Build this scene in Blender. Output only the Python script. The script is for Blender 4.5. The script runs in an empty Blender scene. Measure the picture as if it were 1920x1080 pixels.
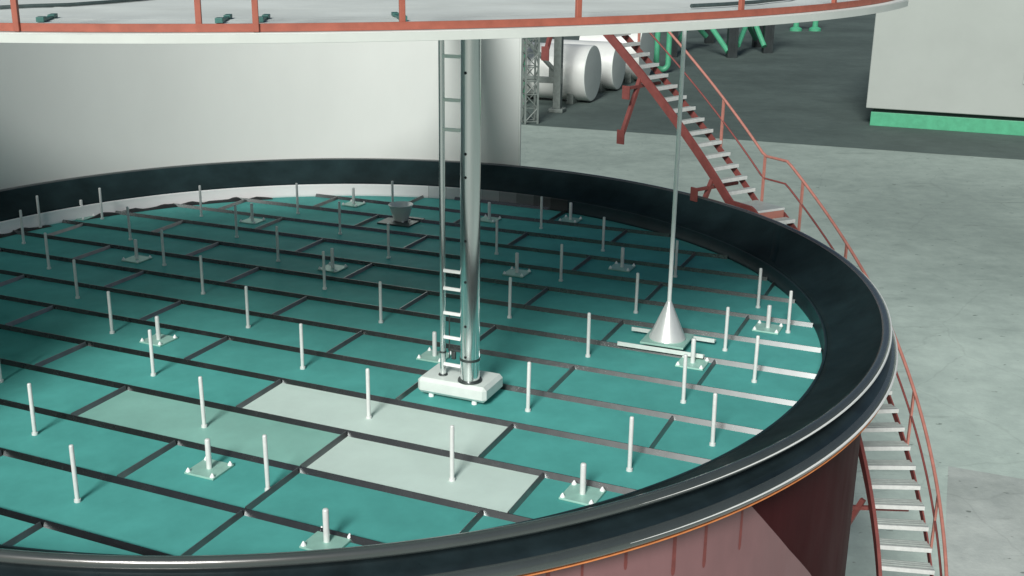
import bpy, bmesh, math, random
from mathutils import Matrix, Vector
random.seed(7)
S = 1.2                       # everything is laid out in deck-strip widths of 1.2 m, then scaled once at the end
TH = -0.42902                 # heading of the deck strips
PI = math.pi
rad = math.radians
scene = bpy.context.scene
col = scene.collection

# ------------------------------------------------------------------ materials
def mat(name, base, rough=.5, metal=0., var=.12, scale=3., rvar=.1, bump=0., bscale=40., spec=.5, coat=0., objrand=0., stretch=None, dark=None):
    m = bpy.data.materials.new(name); m.use_nodes = True
    nt = m.node_tree; N = nt.nodes; L = nt.links
    b = N['Principled BSDF']
    tc = N.new('ShaderNodeTexCoord')
    vec = tc.outputs['Object']
    if stretch:
        mp = N.new('ShaderNodeMapping'); mp.inputs['Scale'].default_value = stretch
        L.new(vec, mp.inputs['Vector']); vec = mp.outputs['Vector']
    n = N.new('ShaderNodeTexNoise'); n.inputs['Scale'].default_value = scale
    n.inputs['Detail'].default_value = 8; n.inputs['Roughness'].default_value = .62
    L.new(vec, n.inputs['Vector'])
    cr = N.new('ShaderNodeValToRGB')
    lo = tuple(max(0, c*(1-var)) for c in base) if dark is None else dark
    hi = tuple(min(1, c*(1+var)) for c in base)
    cr.color_ramp.elements[0].position = .32; cr.color_ramp.elements[0].color = (*lo, 1)
    cr.color_ramp.elements[1].position = .68; cr.color_ramp.elements[1].color = (*hi, 1)
    L.new(n.outputs['Fac'], cr.inputs['Fac'])
    out = cr.outputs['Color']
    if objrand:
        oi = N.new('ShaderNodeObjectInfo')
        hs = N.new('ShaderNodeHueSaturation')
        mr = N.new('ShaderNodeMapRange'); mr.inputs['To Min'].default_value = 1-objrand; mr.inputs['To Max'].default_value = 1+objrand
        L.new(oi.outputs['Random'], mr.inputs['Value']); L.new(mr.outputs['Result'], hs.inputs['Value'])
        L.new(out, hs.inputs['Color']); out = hs.outputs['Color']
    L.new(out, b.inputs['Base Color'])
    r = N.new('ShaderNodeMapRange'); r.inputs['To Min'].default_value = max(.02, rough-rvar); r.inputs['To Max'].default_value = min(1, rough+rvar)
    n2 = N.new('ShaderNodeTexNoise'); n2.inputs['Scale'].default_value = scale*2.7; n2.inputs['Detail'].default_value = 5
    L.new(vec, n2.inputs['Vector']); L.new(n2.outputs['Fac'], r.inputs['Value']); L.new(r.outputs['Result'], b.inputs['Roughness'])
    b.inputs['Metallic'].default_value = metal
    b.inputs['Specular IOR Level'].default_value = spec
    b.inputs['Coat Weight'].default_value = coat
    b.inputs['Coat Roughness'].default_value = .15
    if bump:
        n3 = N.new('ShaderNodeTexNoise'); n3.inputs['Scale'].default_value = bscale; n3.inputs['Detail'].default_value = 4
        L.new(vec, n3.inputs['Vector'])
        bp = N.new('ShaderNodeBump'); bp.inputs['Strength'].default_value = bump; bp.inputs['Distance'].default_value = .02
        L.new(n3.outputs['Fac'], bp.inputs['Height']); L.new(bp.outputs['Normal'], b.inputs['Normal'])
    return m

M = {}
M['deck'] = mat('teal_deck_sheet', (.094, .390, .362), .42, .0, .10, 1.6, .08, .03, 3., spec=.012, objrand=.07)
M['deck_pale'] = mat('pale_deck_sheet', (.62, .77, .72), .45, .0, .06, 1.2, .06, spec=.2)
M['deck_mint'] = mat('mint_deck_sheet', (.26, .53, .465), .42, .0, .12, .8, .06, spec=.15)
M['beam'] = mat('batten_metal', (.115, .128, .130), .27, 1., .06, 2.5, .03)
M['cross'] = mat('cross_batten_metal', (.30, .31, .31), .36, .9, .12, 4., .05)
M['post'] = mat('pale_post_metal', (.74, .78, .77), .36, .1, .06, 9., .1)
M['plate'] = mat('mint_plate', (.34, .60, .52), .42, .1, .08, 6., .08, objrand=.06)
M['steel'] = mat('brushed_steel', (.86, .89, .89), .17, .95, .05, 2., .04, stretch=(14, 14, .6))
M['steel_dark'] = mat('dark_steel', (.10, .12, .12), .45, .8, .2, 6., .1)
M['white_metal'] = mat('white_coated_metal', (.90, .93, .92), .38, .0, .03, 2.4, .08)
M['block'] = mat('grey_block', (.68, .76, .73), .45, .0, .06, 4., .08)
M['cone'] = mat('cone_metal', (.86, .90, .89), .30, .45, .03, 5., .06)
M['rubber'] = mat('dark_seal_rubber', (.014, .028, .031), .45, 0., .3, 1.2, .10, .04, 6., spec=.03)
M['rubber_edge'] = mat('seal_edge_trim', (.050, .062, .062), .22, .0, .10, 1.2, .05, spec=.9, coat=.8)
M['rim_glint'] = mat('rim_glint_paint', (.80, .84, .83), .35, .0, .04, 2., .06)
M['groove'] = mat('seal_groove', (.012, .022, .026), .32, 0., .35, 2., .1, spec=.6)
M['band_shaded'] = mat('shaded_band_metal', (.016, .034, .040), .4, .0, .2, 1.2, .06, spec=.25)
M['band'] = mat('lit_band_metal', (.95, .96, .96), .4, .0, .02, 1.2, .06)
M['skirt'] = mat('black_skirt_fabric', (.008, .012, .014), .7, 0., .4, 8., .1, .3, 30.)
M['maroon'] = mat('maroon_shell_paint', (.050, .011, .013), .5, 0., .16, 1.2, .1, .05, 12., stretch=(1, 1, .35), spec=.03)
M['shell_pink'] = mat('pink_shell_tone', (.235, .120, .126), .42, 0., .14, 1.1, .1, .03, 6., stretch=(1, 1, .4))
M['streak'] = mat('rust_streak', (.20, .055, .05), .65, 0., .2, 6., .1)
M['orange'] = mat('orange_trim', (.62, .23, .08), .5, 0., .2, 5., .1)
M['wall'] = mat('white_shell_paint', (.68, .73, .71), .46, .2, .035, .35, .05, .015, 1.2, stretch=(1, 1, .5))
M['wall_edge'] = mat('shell_cut_edge', (.62, .68, .65), .5, .0, .04, 3., .05)
M['roof'] = mat('roof_plate_paint', (.72, .80, .77), .6, .0, .10, .8, .1, .02, 5., spec=.2)
M['rail'] = mat('coral_rail_paint', (.37, .115, .078), .5, 0., .14, 7., .1)
M['oxide'] = mat('red_oxide_paint', (.195, .056, .050), .55, 0., .16, 5., .1, .04, 30.)
M['oxide_light'] = mat('coral_handrail_paint', (.42, .18, .145), .5, 0., .14, 7., .1)
M['tread'] = mat('galvanised_tread', (.40, .46, .44), .5, .1, .10, 9., .08)
M['nosing'] = mat('pale_nosing', (.60, .64, .63), .45, .0, .10, 9., .06)
M['teal_clip'] = mat('teal_clip_paint', (.05, .17, .15), .5, 0., .1, 9.)
M['cable'] = mat('dark_cable_sheath', (.06, .09, .09), .6, 0., .2, 9.)
M['drum'] = mat('drum_paint', (.74, .79, .77), .34, .15, .05, .5, .06)
M['drum_cap'] = mat('drum_cap_paint', (.66, .74, .71), .5, .0, .05, 1., .06)
M['grey_frame'] = mat('weathered_grey_steel', (.15, .185, .175), .55, .1, .22, 3., .1)
M['green'] = mat('green_pipe_paint', (.075, .37, .215), .45, 0., .12, 2., .08)
M['dark_col'] = mat('dark_column_paint', (.022, .032, .034), .5, .1, .25, 1., .1)
M['bwall'] = mat('building_cladding', (.35, .40, .38), .6, 0., .045, .25, .06, .02, 2.)
M['bpanel'] = mat('building_panel', (.42, .48, .46), .55, 0., .03, .6, .06)
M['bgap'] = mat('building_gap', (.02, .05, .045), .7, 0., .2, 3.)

def ground_mat(name, base, dark, cracks):
    m = bpy.data.materials.new(name); m.use_nodes = True
    nt = m.node_tree; N = nt.nodes; L = nt.links; b = N['Principled BSDF']
    tc = N.new('ShaderNodeTexCoord'); vec = tc.outputs['Object']
    def noise(sc, det, st=None, rough=.6):
        n = N.new('ShaderNodeTexNoise'); n.inputs['Scale'].default_value = sc; n.inputs['Detail'].default_value = det; n.inputs['Roughness'].default_value = rough
        v = vec
        if st:
            mp = N.new('ShaderNodeMapping'); mp.inputs['Scale'].default_value = st; mp.inputs['Rotation'].default_value = (0, 0, .35); L.new(vec, mp.inputs['Vector']); v = mp.outputs['Vector']
        L.new(v, n.inputs['Vector']); return n.outputs['Fac']
    def ramp(f, a, c, p0, p1):
        r = N.new('ShaderNodeValToRGB'); r.color_ramp.elements[0].position = p0; r.color_ramp.elements[1].position = p1
        r.color_ramp.elements[0].color = (*a, 1); r.color_ramp.elements[1].color = (*c, 1); L.new(f, r.inputs['Fac']); return r.outputs['Color']
    def mul(a, c, fac=1.):
        x = N.new('ShaderNodeMix'); x.data_type = 'RGBA'; x.blend_type = 'MULTIPLY'; x.inputs['Factor'].default_value = fac
        L.new(a, x.inputs[6]); L.new(c, x.inputs[7]); return x.outputs[2]
    c0 = ramp(noise(.09, 8, None, .7), dark, base, .40, .60)
    c1 = ramp(noise(1.1, 9, None, .7), (.88, .89, .89), (1.06, 1.06, 1.05), .36, .64)
    c2 = ramp(noise(.55, 7, (.35, 1.6, 1), .72), (.55, .56, .56), (1, 1, 1), .28, .40)
    c = mul(mul(c0, c1), c2, .8)
    if cracks:
        vo = N.new('ShaderNodeTexVoronoi'); vo.feature = 'DISTANCE_TO_EDGE'; vo.inputs['Scale'].default_value = .16
        mpv = N.new('ShaderNodeMapping'); mpv.inputs['Location'].default_value = (3.1, 1.7, 0)
        add = N.new('ShaderNodeMix'); add.data_type = 'RGBA'; add.blend_type = 'ADD'; add.inputs['Factor'].default_value = .8
        nn = N.new('ShaderNodeTexNoise'); nn.inputs['Scale'].default_value = .6; nn.inputs['Detail'].default_value = 6; L.new(vec, nn.inputs['Vector'])
        L.new(vec, mpv.inputs['Vector']); L.new(mpv.outputs['Vector'], add.inputs[6]); L.new(nn.outputs['Color'], add.inputs[7]); L.new(add.outputs[2], vo.inputs['Vector'])
        c = mul(c, ramp(vo.outputs['Distance'], (.6, .61, .61), (1, 1, 1), .001, .006), .28)
        # small dark stains
        c = mul(c, ramp(noise(2.3, 3, (1, 1.6, 1), .5), (.40, .42, .41), (1, 1, 1), .27, .315), .9)
    if cracks:          # concrete growing paler towards the stair foot
        gm = N.new('ShaderNodeMapping'); gm.vector_type = 'TEXTURE'; gm.inputs['Location'].default_value = (20, -4, 0); gm.inputs['Scale'].default_value = (36, 36, 36)
        L.new(vec, gm.inputs['Vector']); gd = N.new('ShaderNodeTexGradient'); gd.gradient_type = 'SPHERICAL'; L.new(gm.outputs['Vector'], gd.inputs['Vector'])
        c = mul(c, ramp(gd.outputs['Fac'], (1, 1, 1), (1.75, 1.72, 1.72), .0, .62))
    L.new(c, b.inputs['Base Color']); b.inputs['Roughness'].default_value = .85
    bp = N.new('ShaderNodeBump'); bp.inputs['Strength'].default_value = .25; bp.inputs['Distance'].default_value = .03
    L.new(noise(9, 6), bp.inputs['Height']); L.new(bp.outputs['Normal'], b.inputs['Normal'])
    return m
M['concrete'] = ground_mat('concrete_yard', (.345, .435, .395), (.265, .34, .31), True)
M['asphalt'] = ground_mat('asphalt_yard', (.094, .136, .126), (.066, .098, .091), False)
M['slab'] = ground_mat('worn_concrete', (.35, .40, .38), (.22, .26, .245), True)

# ------------------------------------------------------------------ mesh helpers
def ob(name, bm, m, parent=None, loc=(0, 0, 0), rotz=0, smooth=False, angle=35):
    me = bpy.data.meshes.new(name)
    bmesh.ops.recalc_face_normals(bm, faces=bm.faces)
    bm.to_mesh(me); bm.free()
    for mm in (m if isinstance(m, (list, tuple)) else [m]): me.materials.append(mm)
    if smooth:
        for f in me.polygons: f.use_smooth = True
        me.set_sharp_from_angle(angle=rad(angle))
    o = bpy.data.objects.new(name, me); col.objects.link(o)
    o.location = loc; o.rotation_euler = (0, 0, rotz)
    if parent: o.parent = parent
    return o
def thing(name, label, cat, loc=(0, 0, 0), rotz=0, group=None):
    o = bpy.data.objects.new(name, None); o.empty_display_size = .2; col.objects.link(o)
    o.location = loc; o.rotation_euler = (0, 0, rotz)
    return tag(o, label, cat, group)
def tag(o, label, cat, group=None):
    o['label'] = label; o['category'] = cat
    if group: o['group'] = group
    return o
def struct(o):
    o['kind'] = 'structure'; return o
def B(): return bmesh.new()
def box(bm, a, b, bevel=0., mtx=None, seg=2):
    c = [(x+y)/2 for x, y in zip(a, b)]; d = [abs(y-x) for x, y in zip(a, b)]
    t = B(); bmesh.ops.create_cube(t, size=1, matrix=Matrix.Translation(c) @ Matrix.Diagonal((*d, 1)))
    if bevel: bmesh.ops.bevel(t, geom=t.edges[:], offset=bevel, segments=seg, affect='EDGES', profile=.5)
    if mtx is not None: bmesh.ops.transform(t, matrix=mtx, verts=t.verts)
    merge(bm, t); return bm
def merge(bm, t):
    mp = {v: bm.verts.new(v.co) for v in t.verts}
    for f in t.faces:
        try:
            nf = bm.faces.new([mp[v] for v in f.verts]); nf.smooth = f.smooth
        except ValueError: pass
    t.free()
def tube(bm, pts, r, n=12, cap=True, r2=None):
    """round bar along a polyline, optionally tapering from r to r2"""
    pts = [Vector(p) for p in pts]; rings = []
    k = len(pts)
    up = None
    for i, p in enumerate(pts):
        if i == 0: d = pts[1]-p
        elif i == k-1: d = p-pts[i-1]
        else: d = (pts[i+1]-p).normalized()+(p-pts[i-1]).normalized()
        d.normalize()
        if up is None:
            up = Vector((0, 0, 1)) if abs(d.z) < .9 else Vector((1, 0, 0))
        x = d.cross(up).normalized(); y = x.cross(d).normalized(); up = y
        rr = r if r2 is None else r+(r2-r)*i/(k-1)
        rings.append([bm.verts.new(p+rr*(math.cos(a)*x+math.sin(a)*y)) for a in [2*PI*j/n for j in range(n)]])
    for A, C in zip(rings, rings[1:]):
        for j in range(n): bm.faces.new((A[j], A[(j+1) % n], C[(j+1) % n], C[j]))
    if cap:
        bm.faces.new(rings[0][::-1]); bm.faces.new(rings[-1])
    return bm
def lathe(bm, prof, n=192, a0=0., a1=2*PI, closed=False):
    full = abs(a1-a0-2*PI) < 1e-6
    k = n if full else n+1
    rings = []
    for i in range(k):
        a = a0+(a1-a0)*i/n
        rings.append([bm.verts.new((r*math.cos(a), r*math.sin(a), z)) for r, z in prof])
    m = len(prof)
    for i in range(n):
        A, C = rings[i], rings[(i+1) % k]
        for j in range(m if closed else m-1):
            j2 = (j+1) % m
            bm.faces.new((A[j], C[j], C[j2], A[j2]))
    if closed and not full:
        bm.faces.new(rings[0][::-1]); bm.faces.new(rings[-1])
    return bm
def prism(bm, poly, z0, z1):
    lo = [bm.verts.new((x, y, z0)) for x, y in poly]; hi = [bm.verts.new((x, y, z1)) for x, y in poly]
    bm.faces.new(lo[::-1]); bm.faces.new(hi)
    for i in range(len(poly)):
        j = (i+1) % len(poly); bm.faces.new((lo[i], lo[j], hi[j], hi[i]))
    return bm
def batten(bm, a, b, w0, w1, z0, z1):
    """straight batten with sloping flanks from a to b (2-D points)"""
    a = Vector((*a, 0)); b = Vector((*b, 0)); d = (b-a).normalized(); n = Vector((-d.y, d.x, 0))
    R = []
    for p in (a, b):
        R.append([bm.verts.new(p+n*w+Vector((0, 0, z))) for w, z in ((-w0/2, z0), (-w1/2, z1), (w1/2, z1), (w0/2, z0))])
    for j in range(4):
        k = (j+1) % 4; bm.faces.new((R[0][j], R[0][k], R[1][k], R[1][j]))
    bm.faces.new(R[0][::-1]); bm.faces.new(R[1])
    return bm
def clip(poly, R, n=128):
    """clip a convex polygon with a circle of radius R about the origin"""
    for i in range(n):
        a = 2*PI*i/n; nx, ny = math.cos(a), math.sin(a); out = []
        for k in range(len(poly)):
            p, q = poly[k], poly[(k+1) % len(poly)]
            dp, dq = p[0]*nx+p[1]*ny-R, q[0]*nx+q[1]*ny-R
            if dp <= 0: out.append(p)
            if dp*dq < 0:
                t = dp/(dp-dq); out.append((p[0]+t*(q[0]-p[0]), p[1]+t*(q[1]-p[1])))
        poly = out
        if len(poly) < 3: return []
    res = []
    for p in poly:
        if not res or math.hypot(p[0]-res[-1][0], p[1]-res[-1][1]) > 1e-4: res.append(p)
    return res
def area(poly): return abs(sum(p[0]*q[1]-q[0]*p[1] for p, q in zip(poly, poly[1:]+poly[:1])))/2
cT, sT = math.cos(TH), math.sin(TH)
def W(s, v, z=0): return (s*cT-v*sT, s*sT+v*cT, z)          # strip coordinates -> yard coordinates

# ------------------------------------------------------------------ ground
ZG = -6.5
bm = B(); bmesh.ops.create_grid(bm, x_segments=8, y_segments=8, size=700); 
struct(ob('ground', bm, M['concrete'], loc=(0, 0, ZG)))
# asphalt beyond a straight joint
e0 = Vector((5.09, 55.17)); ed = Vector((.9265, -.3762)); en = Vector((.3762, .9265))
pts = [e0-ed*180, e0+ed*7.5, e0+ed*26.2+en*-.05, e0+ed*230+en*2, e0+ed*230+en*500, e0-ed*180+en*500]
bm = B(); bm.faces.new([bm.verts.new((p.x, p.y, 0)) for p in pts])
struct(ob('road', bm, M['asphalt'], loc=(0, 0, ZG+.004)))
# older worn slab close to the stair foot
pts = [(13.55, 7.75), (15.0, 7.12), (24, 3.3), (27, -4), (14, -12), (9.2, -6), (11.62, 3.06), (12.7, 5.7)]
bm = B(); bm.faces.new([bm.verts.new((x, y, 0)) for x, y in pts])
struct(ob('pavement', bm, M['slab'], loc=(0, 0, ZG+.004)))

# ------------------------------------------------------------------ floating roof deck with its seal
RD, ZD = 7.49, -.056
deck = thing('floating_roof', 'round teal floating roof deck ribbed with metal battens inside a dark rim', 'tank roof', (0, 0, 0), TH)
V0 = -6.588
def cross_s(n):
    if n == 1: return [-5.09, -1.90, 1.264, 2.87, 5.0]
    if n == 2: return [-6.65, -3.47, -.305, 2.861, 5.254]
    base = -.235 if n % 2 == 0 else 1.335
    return [base+.012*(n-5)+3.172*k for k in range(-4, 5)]
def chord(v): return math.sqrt(max(0, RD*RD-v*v))
for n in range(-1, 15):
    v0, v1 = V0+n, V0+n+1
    if min(abs(v0), abs(v1)) > RD and v0*v1 > 0: continue
    ss = [-RD-1]+cross_s(n)+[RD+1]
    for a, b in zip(ss, ss[1:]):
        poly = clip([(a, v0), (b, v0), (b, v1), (a, v1)], RD)
        if len(poly) < 3 or area(poly) < .02: continue
        m = M['deck']; lab = None
        if n == 3 and abs(a-cross_s(3)[4]) < .1: m, lab = M['deck_pale'], 'pale grey deck sheet in front of the column block'
        if n == 2 and abs(a-2.861) < .1: m, lab = M['deck_pale'], 'pale grey deck sheet nearest the rim'
        if n == 2 and abs(a+.305) < .1: m, lab = M['deck_mint'], 'light mint deck sheet left of the pale ones'
        cx = sum(p[0] for p in poly)/len(poly); cy = sum(p[1] for p in poly)/len(poly)
        bm = prism(B(), [(x-cx, y-cy) for x, y in poly], -.03, 0)
        o = ob('deck_panel', bm, m, deck, (cx, cy, ZD))
        o.rotation_euler = (rad(random.uniform(-.35, .35)), rad(random.uniform(-.12, .12)), 0)
        if lab: o['label'] = lab
for n in range(-1, 16):
    v = V0+n
    if abs(v) > RD-.05: continue
    c = chord(v)-.02
    bm = B(); batten(bm, (-c, v), (c, v), .078, .008, ZD-.008, .002)
    # bolt heads along the top
    s = -c+.15
    ob('long_batten', bm, M['beam'], deck)
for n in range(-1, 15):
    for s in cross_s(n):
        va, vb = V0+n+.04, V0+n+.96
        if abs(s) > RD: continue
        c = chord(s)-.02
        va, vb = max(va, -c), min(vb, c)
        if vb-va < .15: continue
        ob('cross_batten', batten(B(), (s, va), (s, vb), .056, .008, ZD-.008, 0), M['cross'], deck)
# seal, profile (radius, height) from the deck edge outwards
bprof = [(7.50, -.10), (7.478, -.05), (7.475, -.02), (7.49, 0.0), (7.488, .19), (7.50, .20), (7.52, .19)]
for b0, b1, key, lab in ((78., 214., 'band', 'seal band along the far left, light painted in'), (-146., 54., 'band_shaded', 'seal band along the right and near side, shade painted in')):  # one band, its bright and shaded ends painted as light falls
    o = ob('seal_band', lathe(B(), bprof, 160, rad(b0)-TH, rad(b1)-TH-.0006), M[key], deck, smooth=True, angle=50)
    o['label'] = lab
for k in range(8):           # light fading along the band, painted as ever darker sections
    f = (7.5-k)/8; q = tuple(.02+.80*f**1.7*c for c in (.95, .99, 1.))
    o = ob('seal_band', lathe(B(), bprof, 12, rad(75-3*k)-TH, rad(78-3*k)-TH-.0006), mat('half_shaded_band_metal', q, .4, .0, .06, 1.2, .06), deck, smooth=True, angle=50)
ob('seal_ring', lathe(B(), [(7.52, .17), (7.53, .205), (7.60, .225), (7.74, .285), (7.90, .375), (8.04, .475), (8.13, .555), (8.165, .590)], 256), M['rubber'], deck, smooth=True, angle=60)
ob('upper_edge_trim', lathe(B(), [(8.165, .590), (8.185, .612), (8.215, .622), (8.245, .615), (8.268, .592), (8.275, .560), (8.262, .530), (8.235, .515)], 256), M['rubber_edge'], deck, smooth=True, angle=60)
ob('seal_groove', lathe(B(), [(8.235, .515), (8.18, .495), (8.14, .455), (8.135, .42), (8.17, .395), (8.24, .375), (8.29, .350), (8.305, .338)], 256), M['groove'], deck, smooth=True, angle=60)
ob('lower_edge_trim', lathe(B(), [(8.305, .338), (8.345, .325), (8.368, .300), (8.375, .265), (8.362, .222), (8.335, .200), (8.20, .175), (8.08, .165)], 256), M['rubber_edge'], deck, smooth=True, angle=60)
def glint_strip(prof_, a0, a1, n=120):
    # sky reflection painted as a pale strip, thinning out towards both ends
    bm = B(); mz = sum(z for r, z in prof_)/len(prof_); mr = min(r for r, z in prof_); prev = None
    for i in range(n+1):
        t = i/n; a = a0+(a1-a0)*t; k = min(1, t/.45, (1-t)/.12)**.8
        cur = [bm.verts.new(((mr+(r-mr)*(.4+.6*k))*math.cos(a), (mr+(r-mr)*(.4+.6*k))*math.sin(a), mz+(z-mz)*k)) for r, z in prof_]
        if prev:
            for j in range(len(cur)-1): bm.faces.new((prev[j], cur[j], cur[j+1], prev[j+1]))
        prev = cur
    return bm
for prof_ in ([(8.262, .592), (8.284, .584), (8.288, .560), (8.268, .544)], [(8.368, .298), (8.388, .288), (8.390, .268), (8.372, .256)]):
    o = ob('rim_glint', glint_strip(prof_, rad(-62)-TH, rad(30)-TH), M['rim_glint'], deck, smooth=True, angle=60)
# lap joint across the seal ring on the right
bm = B()
a = rad(15.6)-TH
prof = [(7.60, .228), (7.74, .288), (7.90, .378), (8.04, .478), (8.13, .558)]
rows = []
for r, z in prof:
    da = rad(6)*((r-7.6)/.53-.5)
    rows.append([bm.verts.new((r*math.cos(a+da+d), r*math.sin(a+da+d), z+h)) for d, h in ((-.013, .0), (-.008, .012), (.008, .012), (.013, .0))])
for p, q in zip(rows, rows[1:]):
    for j in range(3): bm.faces.new((p[j], p[j+1], q[j+1], q[j]))
ob('seam_strip', bm, M['rubber'], deck, smooth=True)
# rumpled black fabric where the strips meet the seal at the back
for n in (8, 10, 11, 12):
    v = V0+n
    if abs(v) >= RD-.1: continue
    c = chord(v)
    bm = B(); k = 18; rows = []
    a0 = math.atan2(v, -c)
    for i in range(k+1):
        a = a0+(i-k/2)*.011
        h = .035+.02*math.sin(i*.9+n)+.02*random.random(); h *= min(1, 3.5*min(i, k-i)/k+.15)
        rows.append([bm.verts.new((r*math.cos(a), r*math.sin(a), z)) for r, z in ((7.33, ZD+.004), (7.40, ZD+h*.8), (7.455, ZD+h), (7.47, ZD+h*.6))])
    for p, q in zip(rows, rows[1:]):
        for j in range(3): bm.faces.new((p[j], q[j], q[j+1], p[j+1]))
    ob('skirt_flap', bm, M['skirt'], deck, smooth=True, angle=80)

# ------------------------------------------------------------------ posts on the deck
def row_name(v):
    return ['zeroth', 'first', 'second', 'third', 'fourth', 'fifth', 'sixth', 'seventh', 'eighth', 'ninth', 'tenth', 'eleventh', 'twelfth', 'thirteenth', 'fourteenth'][int(math.floor(v-V0))+1]
ORD = ['leftmost', 'second from left', 'third from left', 'fourth from left', 'fifth from left', 'sixth from left', 'seventh from left']
tall = [(-7.169, 1.92), (-6.591, .934), (-6.574, 2.939), (-5.011, -.073), (-3.447, -1.082), (-3.4, .909), (-1.873, -2.091), (-.302, -3.103), (-4.958, 3.942), (-3.374, 2.928),
        (-1.797, 1.935), (-1.836, -.08), (-.276, -1.077), (1.301, -2.095), (-3.354, 4.944), (-.243, .933), (-1.775, 3.946), (-.179, 2.916), (1.341, -.081), (1.416, 3.946), (1.471, 5.938),
        (3.041, 4.941), (2.995, 2.941), (2.951, .909), (4.57, 1.922), (4.524, -.104), (4.62, 3.957), (6.178, 2.942), (6.789, 2.007), (6.14, .906), (6.732, -.057), (6.085, -1.078),
        (-.342, -5.084), (1.224, -6.09), (1.266, -4.106), (2.82, -5.093), (2.856, -3.089), (4.425, -4.094), (4.471, -2.11), (6.035, -3.097), (6.688, -2.108), (-5.03, 1.96), (-1.74, 5.93), (-1.901, -4.089)]
short = [(-4.041, .973), (-1.076, -2.058), (1.994, -4.972), (3.918, -5.737), (-.713, 1.944), (-2.738, 6.08), (-3.798, 4.02), (-6.986, 2.843), (2.674, -1.0), (.316, 6.1),
         (2.191, 3.008), (1.767, 6.75), (3.676, 4.06), (6.5, 2.03), (5.866, .217), (5.771, -3.838)]
def post_mesh(bm, r, h, z0=0.):
    n = 14
    prof = [(r*1.0, z0), (r, z0+h-.016), (r*.82, z0+h-.004), (r*.4, z0+h)]
    rings = [[bm.verts.new((q*math.cos(2*PI*j/n), q*math.sin(2*PI*j/n), z)) for j in range(n)] for q, z in prof]
    for A, C in zip(rings, rings[1:]):
        for j in range(n): bm.faces.new((A[j], A[(j+1) % n], C[(j+1) % n], C[j]))
    bm.faces.new(rings[0][::-1]); bm.faces.new(rings[-1]); return bm
def copy_tree(o, parent=None):
    c = o.copy(); col.objects.link(c)
    if parent: c.parent = parent
    for ch in list(o.children): copy_tree(ch, c)
    return c
# tall plain post: tube plus a low foot collar
proto = thing('deck_post', '', 'post')
ob('tube', post_mesh(B(), .0235, .626), M['post'], proto, smooth=True, angle=50)
bm = B(); lathe(bm, [(.024, .03), (.034, .028), (.036, 0)], 14)
ob('foot_collar', bm, M['post'], proto, smooth=True, angle=50)
used = False
def screen_key(s, v):           # left-to-right order along a strip
    return s
special = {(1.266, -4.106): 'slim pale post standing on the light mint deck sheet', (2.856, -3.089): 'slim pale post on the pale grey sheet in front of the column block',
           (4.425, -4.094): 'slim pale post on the pale grey sheet nearest the rim'}
rows = {}
for s, v in tall: rows.setdefault(row_name(v), []).append((s, v))
first = True
for rn, lst in rows.items():
    lst.sort()
    for i, (s, v) in enumerate(lst):
        o = proto if first else copy_tree(proto)
        first = False
        o.location = W(s, v, ZD+.001); o.rotation_euler = (rad(random.uniform(-.6, .6)), rad(random.uniform(-.6, .6)), random.uniform(0, 6))
        which = special.get((s, v)) or ('slim post without plate in the %s deck strip from near rim%s' % (rn, (', '+ORD[i]) if len(lst) > 1 else ''))
        tag(o, which, 'post', 'slim plain posts standing on the deck')
# short post on a bolted square base plate
proto = thing('plated_post', '', 'post')
ob('tube', post_mesh(B(), .030, .345, .02), M['post'], proto, smooth=True, angle=50)
ob('base_plate', box(B(), (-.185, -.185, .002), (.185, .185, .024), .004), M['plate'], proto)
for sx in (-1, 1):
    for sy in (-1, 1):
        bm = B(); lathe(bm, [(.028, .024), (.026, .034), (.016, .05), (.006, .066), (.0005, .068)], 8)
        ob('bolt', bm, M['white_metal'], proto, (sx*.155, sy*.155, 0), smooth=True)
rows = {}
for s, v in short: rows.setdefault(row_name(v), []).append((s, v))
first = True
spec2 = {(2.674, -1.0): 'short post on square bolted plate half hidden behind the ladder rail of the column', (5.866, .217): 'short post on square bolted plate just in front of the white cone',
         (1.994, -4.972): 'short post on bright mint bolted plate, lower left of the mint deck sheet', (3.918, -5.737): 'short post on bolted plate partly cut off by the near rim',
         (5.771, -3.838): 'short post on bolted plate at the near right rim below the pale sheets', (6.5, 2.03): 'short post on bolted plate furthest right on the deck',
         (-6.986, 2.843): 'short post on bolted plate against the seal band at far left', (-2.738, 6.08): 'short post on bolted plate beside the far seal band, left of the metal bucket'}
for rn, lst in rows.items():
    lst.sort()
    for i, (s, v) in enumerate(lst):
        o = proto if first else copy_tree(proto); first = False
        o.location = W(s, v, ZD+.001); o.rotation_euler = (0, 0, TH+random.uniform(-.04, .04))
        which = spec2.get((s, v)) or ('short post on plate in the %s deck strip from near rim%s' % (rn, (', '+ORD[i]) if len(lst) > 1 else ''))
        tag(o, which, 'post', 'short posts on square bolted plates')

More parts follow.
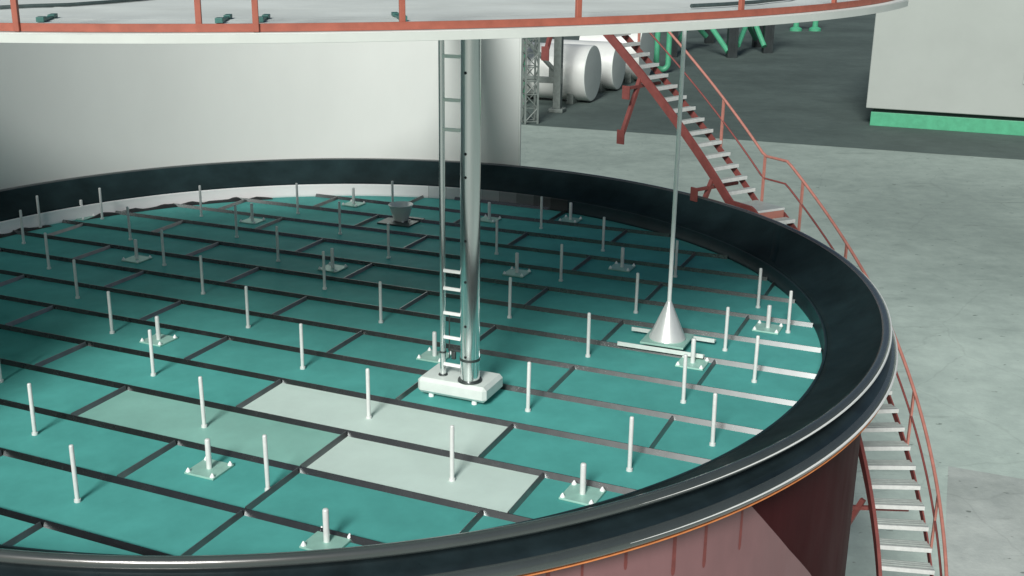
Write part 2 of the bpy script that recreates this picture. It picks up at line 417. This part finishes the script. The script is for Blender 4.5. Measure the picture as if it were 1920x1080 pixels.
# ------------------------------------------------------------------ gauge column with ladder
gp = thing('gauge_column', 'tall steel guide pole with side ladder rising from a bevelled grey block', 'pole', W(3.53, -2.0, ZD+.06), TH)
ob('base_block', box(B(), (-.46, -.285, .0), (.46, .285, .20), .042, seg=1), M['block'], gp)
for sx, sy in ((-.3, -.2), (.28, -.2), (-.3, .2), (.28, .2)):
    ob('foot', lathe(B(), [(.0005, .0), (.03, .0), (.035, -.056), (.0005, -.056)], 12), M['white_metal'], gp, (sx, sy, 0))
px, py, zt = .177, -.105, 4.66
pole = ob('pole', tube(B(), [(px, py, .2), (px, py, zt)], .118, 48), M['steel'], gp, smooth=True)
ob('pole_collar', lathe(B(), [(.12, .225), (.145, .222), (.15, .2)], 32), M['steel_dark'], gp, (px, py, 0), smooth=True)
for z in (3.9, 2.99, 2.72, 1.97, 1.47, .92, .53):
    a = rad(-118)-TH
    bm = B(); tube(bm, [(.112, 0, 0), (.1205, 0, 0)], .017, 14)
    h = ob('hole_disc', bm, M['skirt'], pole, (px, py, z+.005)); h.rotation_euler = (0, 0, a)  # black disc standing in for the dark of an open hole
rx, ry = -.20, -.075
ob('ladder_rail', tube(B(), [(rx, ry, .2), (rx, ry, zt)], .036, 20), M['steel'], gp, smooth=True)
ob('rail_collar', lathe(B(), [(.037, .215), (.055, .212), (.058, .2)], 20), M['steel_dark'], gp, (rx, ry, 0), smooth=True)
for z in (4.06, 3.57, 3.23, 1.54, 1.32, 1.01, .70, .35):
    ob('rung', box(B(), (rx+.02, -.105, z-.016), (px-.10, -.075, z+.022), .004), M['white_metal'], gp)
ob('clamp_band', lathe(B(), [(.119, .47), (.126, .472), (.126, .50), (.119, .502)], 48), M['steel_dark'], gp, (px, py, 0), smooth=True)
ob('rail_clamp', lathe(B(), [(.037, .49), (.043, .492), (.043, .512), (.037, .514)], 20), M['steel_dark'], gp, (rx, ry, 0), smooth=True)
bm = B(); box(bm, (rx+.04, -.02, .50), (px-.11, .0, .525), .003); box(bm, (rx+.09, -.03, .40), (rx+.14, .01, .50), .004); tube(bm, [(rx+.055, -.01, .40), (rx+.055, -.01, 1.0)], .008, 8)
ob('clamp_bracket', bm, M['steel_dark'], gp, smooth=True)

# ------------------------------------------------------------------ cone weight on its rails, hung on a cable
cg = thing('cone_float', 'pale metal cone on two short rails with a thin white cable rising from it', 'float', W(5.385, .70, 0.006), TH)
ob('cone', lathe(B(), [(.245, .075), (.25, .088), (.235, .125), (.045, .575), (.036, .60), (.0005, .602)], 48), M['cone'], cg, smooth=True, angle=40)
ob('cable', tube(B(), [(0, 0, .59), (0, 0, 4.66)], .028, 14), M['white_metal'], cg, smooth=True)
ob('mount_plate', box(B(), (-.30, -.30, .048), (.30, .30, .074), .004), M['plate'], cg)
for sy in (-1, 1):
    bm = B(); box(bm, (-.59, sy*.325-.055, .0), (.59, sy*.325+.055, .020), .003); box(bm, (-.59, sy*.325-.055, .0201), (.59, sy*.325-.035, .056), .003)
    ob('mount_rail', bm, M['block'], cg)

# ------------------------------------------------------------------ bucket shaped vent on plate
bk = thing('bucket_vent', 'bucket shaped metal vent on a flat dark square plate near the far band', 'vent', W(-1.19, 5.26, ZD+.002), TH)
ob('bucket', lathe(B(), [(.0005, .03), (.135, .03), (.14, .035), (.15, .07), (.235, .335), (.245, .345), (.237, .352), (.225, .34), (.14, .075), (.12, .06), (.0005, .058)], 40), M['drum'], bk, smooth=True, angle=40)
ob('base_plate', box(B(), (-.345, -.345, .0), (.345, .345, .028), .004), M['steel_dark'], bk)
for k in range(5):
    a = 2*PI*k/5-.9
    ob('bolt', lathe(B(), [(.022, .028), (.020, .05), (.0005, .055)], 8), M['white_metal'], bk, (.17*math.cos(a), .17*math.sin(a), 0))

# ------------------------------------------------------------------ tank shell
tank = thing('storage_tank', 'round cutaway storage tank, maroon below and white wall standing behind the deck', 'tank', (0, 0, ZG))
tz = -ZG
ob('lower_shell', lathe(B(), [(8.02, tz+.16), (8.05, tz+.16), (8.05, .0), (8.02, .0)], 256), M['maroon'], tank, smooth=True)
A0, A1 = rad(65.4), rad(238)
ob('upper_shell', lathe(B(), [(8.285, tz+.45), (8.285, tz+4.66), (8.315, tz+4.66), (8.315, tz+.45)], 160, A0, A1, True), M['wall'], tank, smooth=True)
bm = B(); box(bm, (8.27, -.034, tz+.46), (8.33, .004, tz+4.65), .004)
o = ob('shell_edge_strip', bm, M['wall_edge'], tank); o.rotation_euler = (0, 0, A0-.0015)
# orange trim ring under the seal
ob('trim_ring', lathe(B(), [(8.300, tz+.182), (8.350, tz+.198), (8.357, tz+.190), (8.345, tz+.178), (8.300, tz+.166)], 256), M['orange'], tank, smooth=True)
# pink sheet with a slanting edge, standing 3 mm proud
bm = B(); k = 70; rowsv = []
edge = [(-49.0, .10), (-48.7, -.06), (-46.0, -.44), (-42.4, -.94), (-37.6, -1.56), (-33.5, -2.3), (-30, -3.2), (-27, -4.4), (-25, -6.4)]
def edge_z(a):
    if a <= edge[0][0]: return .10
    for (x0, z0), (x1, z1) in zip(edge, edge[1:]):
        if a <= x1: return z0+(z1-z0)*(a-x0)/(x1-x0)
    return edge[-1][1]
prev = None
for i in range(181):
    a = -115+90*i/180
    zt_ = edge_z(a)
    ca, sa = math.cos(rad(a)), math.sin(rad(a))
    cur = [bm.verts.new((8.0525*ca, 8.0525*sa, tz+zt_)), bm.verts.new((8.0525*ca, 8.0525*sa, .1))]
    if prev: bm.faces.new((prev[0], prev[1], cur[1], cur[0]))
    prev = cur
ob('pink_sheet', bm, M['shell_pink'], tank, smooth=True)
for a, z1, w in ((-49.55, -.53, .026), (-53.4, -.53, .03), (-56.4, -.47, .034), (-60.6, -.22, .026), (-64.0, -.35, .02), (-66.5, -.24, .03), (-70.5, -.5, .026), (-75, -.3, .03), (-80, -.55, .024)):
    bm = B(); prof = [(w*.8, .10), (w*.9, z1*.5), (w, z1+.06), (w*.75, z1+.015), (w*.3, z1)]; pr = None
    for hw, z in prof:
        row = []
        for t in (-1, 1):
            aa = rad(a)+t*hw*.8/8.05
            row.append(bm.verts.new((8.055*math.cos(aa), 8.055*math.sin(aa), tz+z)))
        if pr: bm.faces.new((pr[0], pr[1], row[1], row[0]))
        pr = row
    ob('paint_streak', bm, M['streak'], tank)
# near part of the fixed roof; its unseen outline is made up to shade deck and wall
RR, ZR = 8.10, 4.68
ROOF_ARC0, ROOF_ARC1 = rad(-178.), rad(-28.)     # seen edge arc; the unseen outline beyond is shaped for its shade
poly = [(RR*math.cos(t), RR*math.sin(t)) for t in [ROOF_ARC0+(ROOF_ARC1-ROOF_ARC0)*i/120 for i in range(121)]]+[(5.0, -2.6), (4.3, .6), (1.95, 2.0), (2.1, 4.1), (2.4, 6.3), (1.5, 6.3), (.95, 4.1), (.15, 1.95), (-2.4, .6), (-6.6, -.5)]
ob('roof_plate', prism(B(), poly, tz+ZR, tz+ZR+.055), M['roof'], tank)
ob('roof_edge_angle', lathe(B(), [(RR+.004, tz+ZR-.015), (RR+.022, tz+ZR-.012), (RR+.022, tz+ZR+.05), (RR+.004, tz+ZR+.05)], 160, ROOF_ARC0+.01, ROOF_ARC1-.01, True), M['wall_edge'], tank, smooth=True)
for k in range(3):
    r = 6.9-k*1.25
    ob('weld_seam', lathe(B(), [(r-.012, tz+ZR+.056), (r, tz+ZR+.0595), (r+.012, tz+ZR+.056)], 120, -PI-.1, .1), M['roof'], tank, smooth=True)

# guard rail round the roof edge
gr = thing('guard_rail', 'coral painted guard rail with kick board round the edge of the roof', 'railing', (0, 0, ZR+.056))
def arc(bm, r, z, rr, a0, a1, n=120, ns=10):
    return tube(bm, [(r*math.cos(a0+(a1-a0)*i/n), r*math.sin(a0+(a1-a0)*i/n), z) for i in range(n+1)], rr, ns)
ga0, ga1 = rad(-182), rad(-28)
ob('kick_board', lathe(B(), [(7.995, .003), (8.015, .003), (8.015, .06), (7.995, .06)], 160, ga0, ga1, True), M['rail'], gr, smooth=True)
ob('top_rail', arc(B(), 8.0, .92, .02, ga0, ga1), M['rail'], gr, smooth=True)
ob('mid_rail', arc(B(), 8.0, .52, .015, ga0, ga1), M['rail'], gr, smooth=True)
for a in (-176, -165, -154, -143, -132, -121, -110, -95.2, -85.9, -83.0, -75.4, -65.2, -53.0, -42.5, -31):
    R_ = 8.02 if a in (-95.2, -83.0) else 7.985
    bm = B(); box(bm, (R_-.018, -.022, .003), (R_+.018, .022, .93), .004)
    o = ob('rail_post', bm, M['rail'], gr); o.rotation_euler = (0, 0, rad(a))
for x0, y0, x1, y1 in ((-.86, -7.16, -.92, -6.68), (.55, -7.20, .52, -6.68), (.85, -7.10, .83, -6.66), (1.97, -6.93, 1.86, -6.38)):
    L_ = math.hypot(x1-x0, y1-y0)
    m_ = Matrix.Translation((x0, y0, .012)) @ Matrix.Rotation(math.atan2(y1-y0, x1-x0), 4, 'Z')
    bm = B(); box(bm, (0, -.018, -.008), (L_, .018, .014), .002, m_); box(bm, (-.03, -.03, -.008), (.07, .03, .03), .003, m_); box(bm, (L_-.14, -.026, -.008), (L_, .026, .022), .003, m_)
    ob('foot_clip', bm, M['teal_clip'], gr)
# cables lying on the roof plate
bm = B(); tube(bm, [(-3.6, -6.1, .0), (-2.4, -5.95, .0), (-1.72, -5.8, .0), (-1.5, -5.58, .0), (-1.23, -5.42, .0), (-1.0, -5.03, 0), (-.81, -4.61, 0), (-.5, -3.6, 0)], .017, 8)
tag(ob('roof_cable', bm, M['cable'], None, (0, 0, ZR+.076), smooth=True), 'thin dark cable lying loose on the roof plate at the left', 'cable')
bm = B(); tube(bm, [(4.55, -5.45, 0), (4.91, -5.2, 0), (5.3, -4.85, 0), (5.47, -4.61, 0), (5.77, -4.26, 0), (6.2, -3.4, 0)], .018, 8)
tag(ob('roof_cable', bm, M['cable'], None, (0, 0, ZR+.086), smooth=True), 'dark cable lying on the roof plate at the right, beside the kick board', 'cable')

# ------------------------------------------------------------------ stair winding round the tank
st = thing('tank_stair', 'red oxide steel stair with galvanised treads winding round the outside of the tank', 'stairs', (0, 0, ZG))
def zst(a):
    if a >= 31.3: return .53+.1345*(a-31.3)
    if a >= 27.4: return .50
    return .50-.109*(27.4-a)
RI, RO = 8.60, 9.34
def ro(a): return 9.28 if a > 28 else 9.28+min(.13, (28-a)*.008)
def ri(a): return 8.56 if a > 28 else 8.56+min(.09, (28-a)*.006)
AT, AB = 62.5, -36.
def pol(r, a, z): return Vector((r*math.cos(rad(a)), r*math.sin(rad(a)), z+tz))
def stringer(rf, h0=.13, h1=.09, t=.022, a_top=AT):
    bm = B(); prev = None; n = 150
    for i in range(n+1):
        a = a_top+(AB-a_top)*i/n; z = zst(a); r = rf(a)
        cur = [bm.verts.new(pol(r+dr, a, z+dz)) for dr, dz in ((-t/2, -h0), (-t/2, h1), (t/2, h1), (t/2, -h0))]
        if prev:
            for j in range(4): bm.faces.new((prev[j], prev[(j+1) % 4], cur[(j+1) % 4], cur[j]))
        else: bm.faces.new(cur)
        prev = cur
    bm.faces.new(prev[::-1]); return bm
ob('stringer', stringer(ri, .13, .09, .05), M['oxide'], st, smooth=True, angle=40)
ob('stringer', stringer(ro, .20, -.046), M['oxide'], st, smooth=True, angle=40)
def tread(a, lower=False):
    """two-slat grating tread with pale nosing on its lower side"""
    z = zst(a); A = rad(a)
    m_ = Matrix.Translation((0, 0, z+tz)) @ Matrix.Rotation(A, 4, 'Z')
    r0, r1 = ri(a)+.026, ro(a)+.014
    bm = B(); box(bm, (r0, -.06, -.012), (r1, -.008, .004), .002, m_); box(bm, (r0, .012, -.012), (r1, .062, .004), .002, m_)
    if lower: box(bm, (r0, .072, -.012), (r1, .112, .004), .002, m_); box(bm, (r0, .122, -.012), (r1, .15, .004), .002, m_)
    o = ob('tread', bm, M['tread'], st)
    bm = B(); box(bm, (r0, -.085, -.056), (r1, -.061, .010), .003, m_)
    ob('nosing', bm, M['nosing'], o)
a = 32.6; dA = .193/.1345
while a < AT-1: tread(a); a += dA
a = 25.9; dB = .193/.109
while a > AB: tread(a, True); a -= dB
# landing
bm = B()
prev = None
for i in range(9):
    a = 31.6-4.4*i/8
    cur = [bm.verts.new(pol(r, a, .50+dz)) for r, dz in ((ri(a)+.012, -.012), (ri(a)+.012, .004), (ro(a)-.012, .004), (ro(a)-.012, -.012))]
    if prev:
        for j in range(4): bm.faces.new((prev[j], prev[(j+1) % 4], cur[(j+1) % 4], cur[j]))
    else: bm.faces.new(cur)
    prev = cur
bm.faces.new(prev[::-1])
lg = ob('landing', bm, M['tread'], st)
m_ = Matrix.Translation((0, 0, .50+tz)) @ Matrix.Rotation(rad(27.1), 4, 'Z')
ob('nosing', box(B(), (8.58, -.016, -.03), (9.27, .006, .010), .003, m_), M['nosing'], lg)
ob('riser', box(B(), (8.60, -.012, -.18), (9.26, .0, -.031), .002, m_), M['oxide_light'], lg)
def railing(h, r):
    bm = B(); pts = []
    for i in range(141):
        a = AT+(-30-AT)*i/140; pts.append(pol(ro(a)+.02, a, zst(a)+h))
    return tube(bm, pts, r, 10)
ob('handrail', railing(.86, .026), M['oxide_light'], st, smooth=True)
ob('mid_rail', railing(.44, .018), M['oxide'], st, smooth=True)
for a in (57.5, 51, 44.5, 38, 31.0, 24.8, 17, 9.5, 1.5, -7.7, -17, -26):
    z = zst(a); m_ = Matrix.Translation(pol(ro(a)+.02, a, z)) @ Matrix.Rotation(rad(a), 4, 'Z')
    ob('rail_post', box(B(), (-.016, -.026, -.08), (.016, .026, .86), .003, m_), M['oxide_light'], st)
for a in (60.2, 47.5, 34.8, 22.1, 9.4, -3.3, -16, -28.7):
    z = zst(a)-(.2 if a > 55 else 0); bm = B()
    m1 = Matrix.Rotation(rad(a), 4, 'Z') @ Matrix.Translation((8.10, 0, tz+z-.34))
    box(bm, (-.015, -.085, -.13), (.015, .085, .13), .004, m1)
    box(bm, (.015, -.03, .05), (.48, .03, .11), .004, m1); box(bm, (.48, -.03, .05), (1.16, .03, .11), .004, m1)
    ob('wall_bracket', bm, M['oxide'], st)
    bm = B(); m2 = Matrix.Rotation(rad(a+.6), 4, 'Z') @ Matrix.Translation((8.10, 0, tz+z-1.22))
    box(bm, (-.015, -.085, -.14), (.015, .085, .14), .004, m2)
    p0 = m2 @ Vector((.02, 0, .0)); p1 = Matrix.Rotation(rad(a), 4, 'Z') @ Vector((8.56, 0, tz+z-.12))
    tube(bm, [p0, p1], .055, 4)
    ob('diagonal_bracket', bm, M['oxide'], st)

# ------------------------------------------------------------------ drums at the back
def drum(cap, R, Lg, ang, label):
    d = Vector((math.cos(ang), math.sin(ang), 0))
    t = thing('storage_drum', label, 'drum', (cap[0], cap[1], ZG), ang, 'pale horizontal drums in the yard')
    ob('body', tube(B(), [(-Lg, 0, R+.12), (-.06, 0, R+.12)], R, 64, False), M['drum'], t, smooth=True)
    bm = B(); q = lathe(B(), [(R, -.06), (R*.985, -.0), (R*.9, .012), (.001, .02)], 64)
    bmesh.ops.transform(q, matrix=Matrix.Translation((0, 0, R+.12)) @ Matrix.Rotation(PI/2, 4, 'Y'), verts=q.verts); merge(bm, q)
    ob('end_cap', bm, M['drum_cap'], t, smooth=True, angle=50)
    bm = B(); q = lathe(B(), [(R, -.0), (R*.9, -.06), (.001, -.1)], 64)
    bmesh.ops.transform(q, matrix=Matrix.Translation((-Lg, 0, R+.12)) @ Matrix.Rotation(PI/2, 4, 'Y'), verts=q.verts); merge(bm, q)
    ob('rear_cap', bm, M['drum'], t, smooth=True, angle=50)
    for f in (.2, .8):
        ob('saddle', box(B(), (-Lg*f-.25, -R*.72, .0), (-Lg*f+.25, R*.72, R*.42), .03), M['grey_frame'], t)
    return t
DA = rad(-24)
drum((10.75, 64.5), 1.93, 5.9, DA, 'pale horizontal drum nearest the lattice tower, its grey round end facing right')
drum((13.3, 70.5), 1.75, 5.5, DA, 'middle pale drum partly hidden behind the red stair')
drum((16.15, 76.0), 2.25, 5.0, DA, 'furthest pale drum, seen through the upper stair beside the green pipe')

# ------------------------------------------------------------------ lattice tower and pipe support
lt = thing('lattice_tower', 'slim grey lattice tower in front of the drums beside the white wall edge', 'tower', (5.95, 55.6, ZG), .2)
hw, H = .40, 9.0
for sx in (-1, 1):
    for sy in (-1, 1):
        ob('leg', box(B(), (sx*hw-.06, sy*hw-.06, 0), (sx*hw+.06, sy*hw+.06, H), .01), M['grey_frame'], lt)
for f in range(4):
    bm = B(); mr = Matrix.Rotation(f*PI/2, 4, 'Z')
    k = 0; z = .15
    while z < H-.8:
        s_ = 1 if k % 2 else -1
        tube(bm, [mr @ Vector((-s_*hw, hw, z)), mr @ Vector((s_*hw, hw, z+.85))], .035, 6)
        tube(bm, [mr @ Vector((-hw, hw, z)), mr @ Vector((hw, hw, z))], .03, 6)
        z += .85; k += 1
    ob('lattice_bracing', bm, M['grey_frame'], lt)
ps = thing('pipe_support', 'grey post with diagonal brace and foot, standing before the nearest drum', 'support', (8.0, 60.2, ZG), -.35)
ob('post', box(B(), (-.26, -.26, .25), (.26, .26, 8.5), .03), M['grey_frame'], ps)
ob('foot', box(B(), (-.5, -.5, 0), (.5, .5, .26), .05), M['grey_frame'], ps)
bm = B(); tube(bm, [(-.1, 0, 2.6), (-2.5, -.3, 5.0)], .16, 6); box(bm, (-.62, -.1, 1.9), (.3, .1, 2.9), .02); ob('brace', bm, M['grey_frame'], ps)
ob('cross_arm', box(B(), (-2.6, -.14, 1.9), (-.25, .14, 2.3), .02), M['grey_frame'], ps)
bm = B(); tube(bm, [(-2.3, 0, 6.2), (-1.2, 0, 6.3), (-.7, 0, 5.5)], .1, 8); ob('bent_arm', bm, M['dark_col'], ps, smooth=True)
# green valve post behind the tower
gv = thing('valve_stand', 'green valve stand half hidden behind the lattice tower', 'valve', (5.75, 63.0, ZG))
ob('stem', tube(B(), [(0, 0, 0), (0, 0, 7)], .18, 12), M['green'], gv, smooth=True)
bm = B(); lathe(bm, [(.18, 4.0), (.5, 4.3), (.55, 5.2), (.4, 5.6), (.18, 5.8)], 20); ob('valve_body', bm, M['green'], gv, smooth=True)
# U shaped green pipe
up = thing('bent_pipe', 'green pipe bent into a U beside the upper stair rail', 'pipe', (18.3, 81.5, ZG))
bm = B(); pts = [(-.50, 0, 10.)]+[(.50*math.cos(t), 0, 0.8+.5*math.sin(t)) for t in [PI+PI*i/14 for i in range(15)]]+[(.50, 0, 10.)]
tube(bm, pts, .24, 16); ob('tube', bm, M['green'], up, smooth=True)
for x in (-.5, .5):
    ob('flange', lathe(B(), [(.245, 4.6), (.36, 4.6), (.36, 4.85), (.245, 4.85)], 20), M['green'], up, (x, 0, 0))
ob('pipe_foot', box(B(), (-.12, -.12, 0), (.12, .12, .08), .01), M['dark_col'], up)
# pipe rack
pr_ = thing('pipe_rack', 'far pipe rack with dark columns and bright green diagonal braces', 'pipe rack', (26.8, 93.5, ZG))
C0 = [(-.05, 0), (4.36, 4.2), (.56, 14.0), (4.73, 10.0), (-5.65, .35)]
for x, y in C0:
    bm = B(); box(bm, (x-.16, y-.36, 0), (x+.16, y+.36, 9)); box(bm, (x-.45, y-.42, 0), (x-.161, y+.42, 9)); box(bm, (x+.161, y-.42, 0), (x+.45, y+.42, 9))
    ob('column', bm, M['dark_col'], pr_)
for p0, p1 in (((-4.6, 8.0, 4.9), (-.65, 9.5, 1.1)), ((-3.4, 5.0, 5.4), (-.44, -.2, .58)), ((.62, .5, 1.1), (2.0, 3.5, 2.85)), ((2.1, 3.6, 2.95), (4.17, 8.6, 1.0)), ((2.2, 8, 6), (3.9, 3.6, .7)), ((-5.1, 1.5, 1.1), (-1.2, 8.5, 4.6))):
    ob('brace', tube(B(), [p0, p1], .25, 10), M['green'], pr_, smooth=True)
ob('rack_beam', box(B(), (-8.5, -.3, 8.2), (6, .3, 8.8), .02), M['dark_col'], pr_)
ob('rack_beam', box(B(), (-5, 9.7, 8.2), (6, 10.3, 8.8), .02), M['dark_col'], pr_)
# two green hydrants / valve stubs
for i, (x, y, lab) in enumerate(((40.6, 122.5, 'green valve pipe with a side elbow in the far yard, left of its twin'), (42.9, 122.6, 'straight green valve pipe in the far yard, nearest the white building'))):
    t = thing('valve_pipe', lab, 'valve', (x, y, ZG), 0, 'green valve pipes in the far yard')
    ob('stem', tube(B(), [(0, 0, .3), (0, 0, 5.5)], .34, 16), M['green'], t, smooth=True)
    ob('base_flange', lathe(B(), [(.0005, .0), (.72, .0), (.72, .3), (.5, .42), (.36, .5)], 20), M['green'], t, smooth=True)
    if i == 0:
        bm = B(); tube(bm, [(0, 0, 2.2), (.5, -.1, 2.9), (1.1, -.2, 3.1), (1.9, -.3, 3.1)], .38, 14); ob('elbow', bm, M['green'], t, smooth=True)
        bm = B(); tube(bm, [(-.25, 0, 1.6), (-.55, 0, 3.5)], .3, 12); ob('side_stub', bm, M['green'], t, smooth=True)
    else:
        ob('hand_wheel', lathe(B(), [(.345, 2.5), (.55, 2.5), (.55, 2.7), (.345, 2.7)], 20), M['green'], t)

# ------------------------------------------------------------------ white building on the right
bd = thing('white_building', 'large plain white building raised on a bright green base', 'building', (27.3, 55.2, ZG), math.atan2(-.411, .912))
box_ = box(B(), (-.30, -.32, 1.12), (34, 14, 9.2), .05)
ob('wall', box_, M['bwall'], bd)
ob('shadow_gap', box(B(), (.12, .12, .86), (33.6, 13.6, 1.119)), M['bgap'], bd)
ob('base', box(B(), (0, 0, 0), (33.8, 13.8, .86), .02), M['green'], bd)
ob('wall_panel', box(B(), (8.35, -.40, 3.1), (11.8, -.321, 8.9), .02), M['bpanel'], bd)
bm = B(); tube(bm, [(8.45, -.42, 6.75), (8.75, -.60, 6.72), (9.05, -.75, 6.55), (9.4, -.85, 6.1), (9.6, -.85, 5.0), (9.7, -.85, 2)], .17, 12)
ob('hose', bm, M['dark_col'], bd, smooth=True)
ob('roof', box(B(), (-.45, -.5, 9.201), (34.2, 14.2, 9.45), .03), M['bwall'], bd)

# ------------------------------------------------------------------ scale to metres
for me in bpy.data.meshes: me.transform(Matrix.Scale(S, 4))
for o in scene.objects: o.location = o.location*S

# ------------------------------------------------------------------ camera
P_, R_ = .3004916, -.0033695
fwd = Vector((0, math.cos(P_), -math.sin(P_))); right = Vector((1, 0, 0)); down = Vector((0, -math.sin(P_), -math.cos(P_)))
r2 = math.cos(R_)*right+math.sin(R_)*down; d2 = -math.sin(R_)*right+math.cos(R_)*down
cam_d = bpy.data.cameras.new('camera'); cam = bpy.data.objects.new('camera', cam_d); col.objects.link(cam)
mx = Matrix((r2, -d2, -fwd)).transposed().to_4x4()
mx.translation = Vector((2.55766, -16.3255, 5.48005))*S
cam.matrix_world = mx
cam_d.sensor_width = 36; cam_d.lens = 2143.63/1920*36
cam_d.shift_x = 68.55/1920; cam_d.shift_y = -17.27/1920
cam_d.clip_start = .1; cam_d.clip_end = 3000
scene.camera = cam

# ------------------------------------------------------------------ light
SUN_EL, SUN_AZ = 33., -18.       # azimuth: degrees to the right of straight behind the camera
az = rad(SUN_AZ); el = rad(SUN_EL)
to_sun = Vector((math.sin(az)*math.cos(el), -math.cos(az)*math.cos(el), math.sin(el)))
ld = bpy.data.lights.new('sun', 'SUN'); ld.energy = 4.8; ld.angle = rad(15); ld.color = (1, .965, .92)
lo = bpy.data.objects.new('sun', ld); col.objects.link(lo)
lo.rotation_euler = to_sun.to_track_quat('Z', 'Y').to_euler(); lo.location = (20, -30, 40)
w = bpy.data.worlds.new('World'); scene.world = w; w.use_nodes = True
nt = w.node_tree; bg = nt.nodes['Background']
sky = nt.nodes.new('ShaderNodeTexSky'); sky.sky_type = 'NISHITA'; sky.sun_disc = False
sky.sun_elevation = el
sky.sun_rotation = math.atan2(to_sun.x, to_sun.y)
sky.air_density = 1.0; sky.dust_density = 2.5; sky.ozone_density = 1.0
nt.links.new(sky.outputs['Color'], bg.inputs['Color']); bg.inputs['Strength'].default_value = .05
scene.view_settings.view_transform = 'Standard'; scene.view_settings.look = 'None'
scene.view_settings.exposure = -.36; scene.view_settings.gamma = 1
scene.render.engine = 'CYCLES'
scene.cycles.use_denoising = True
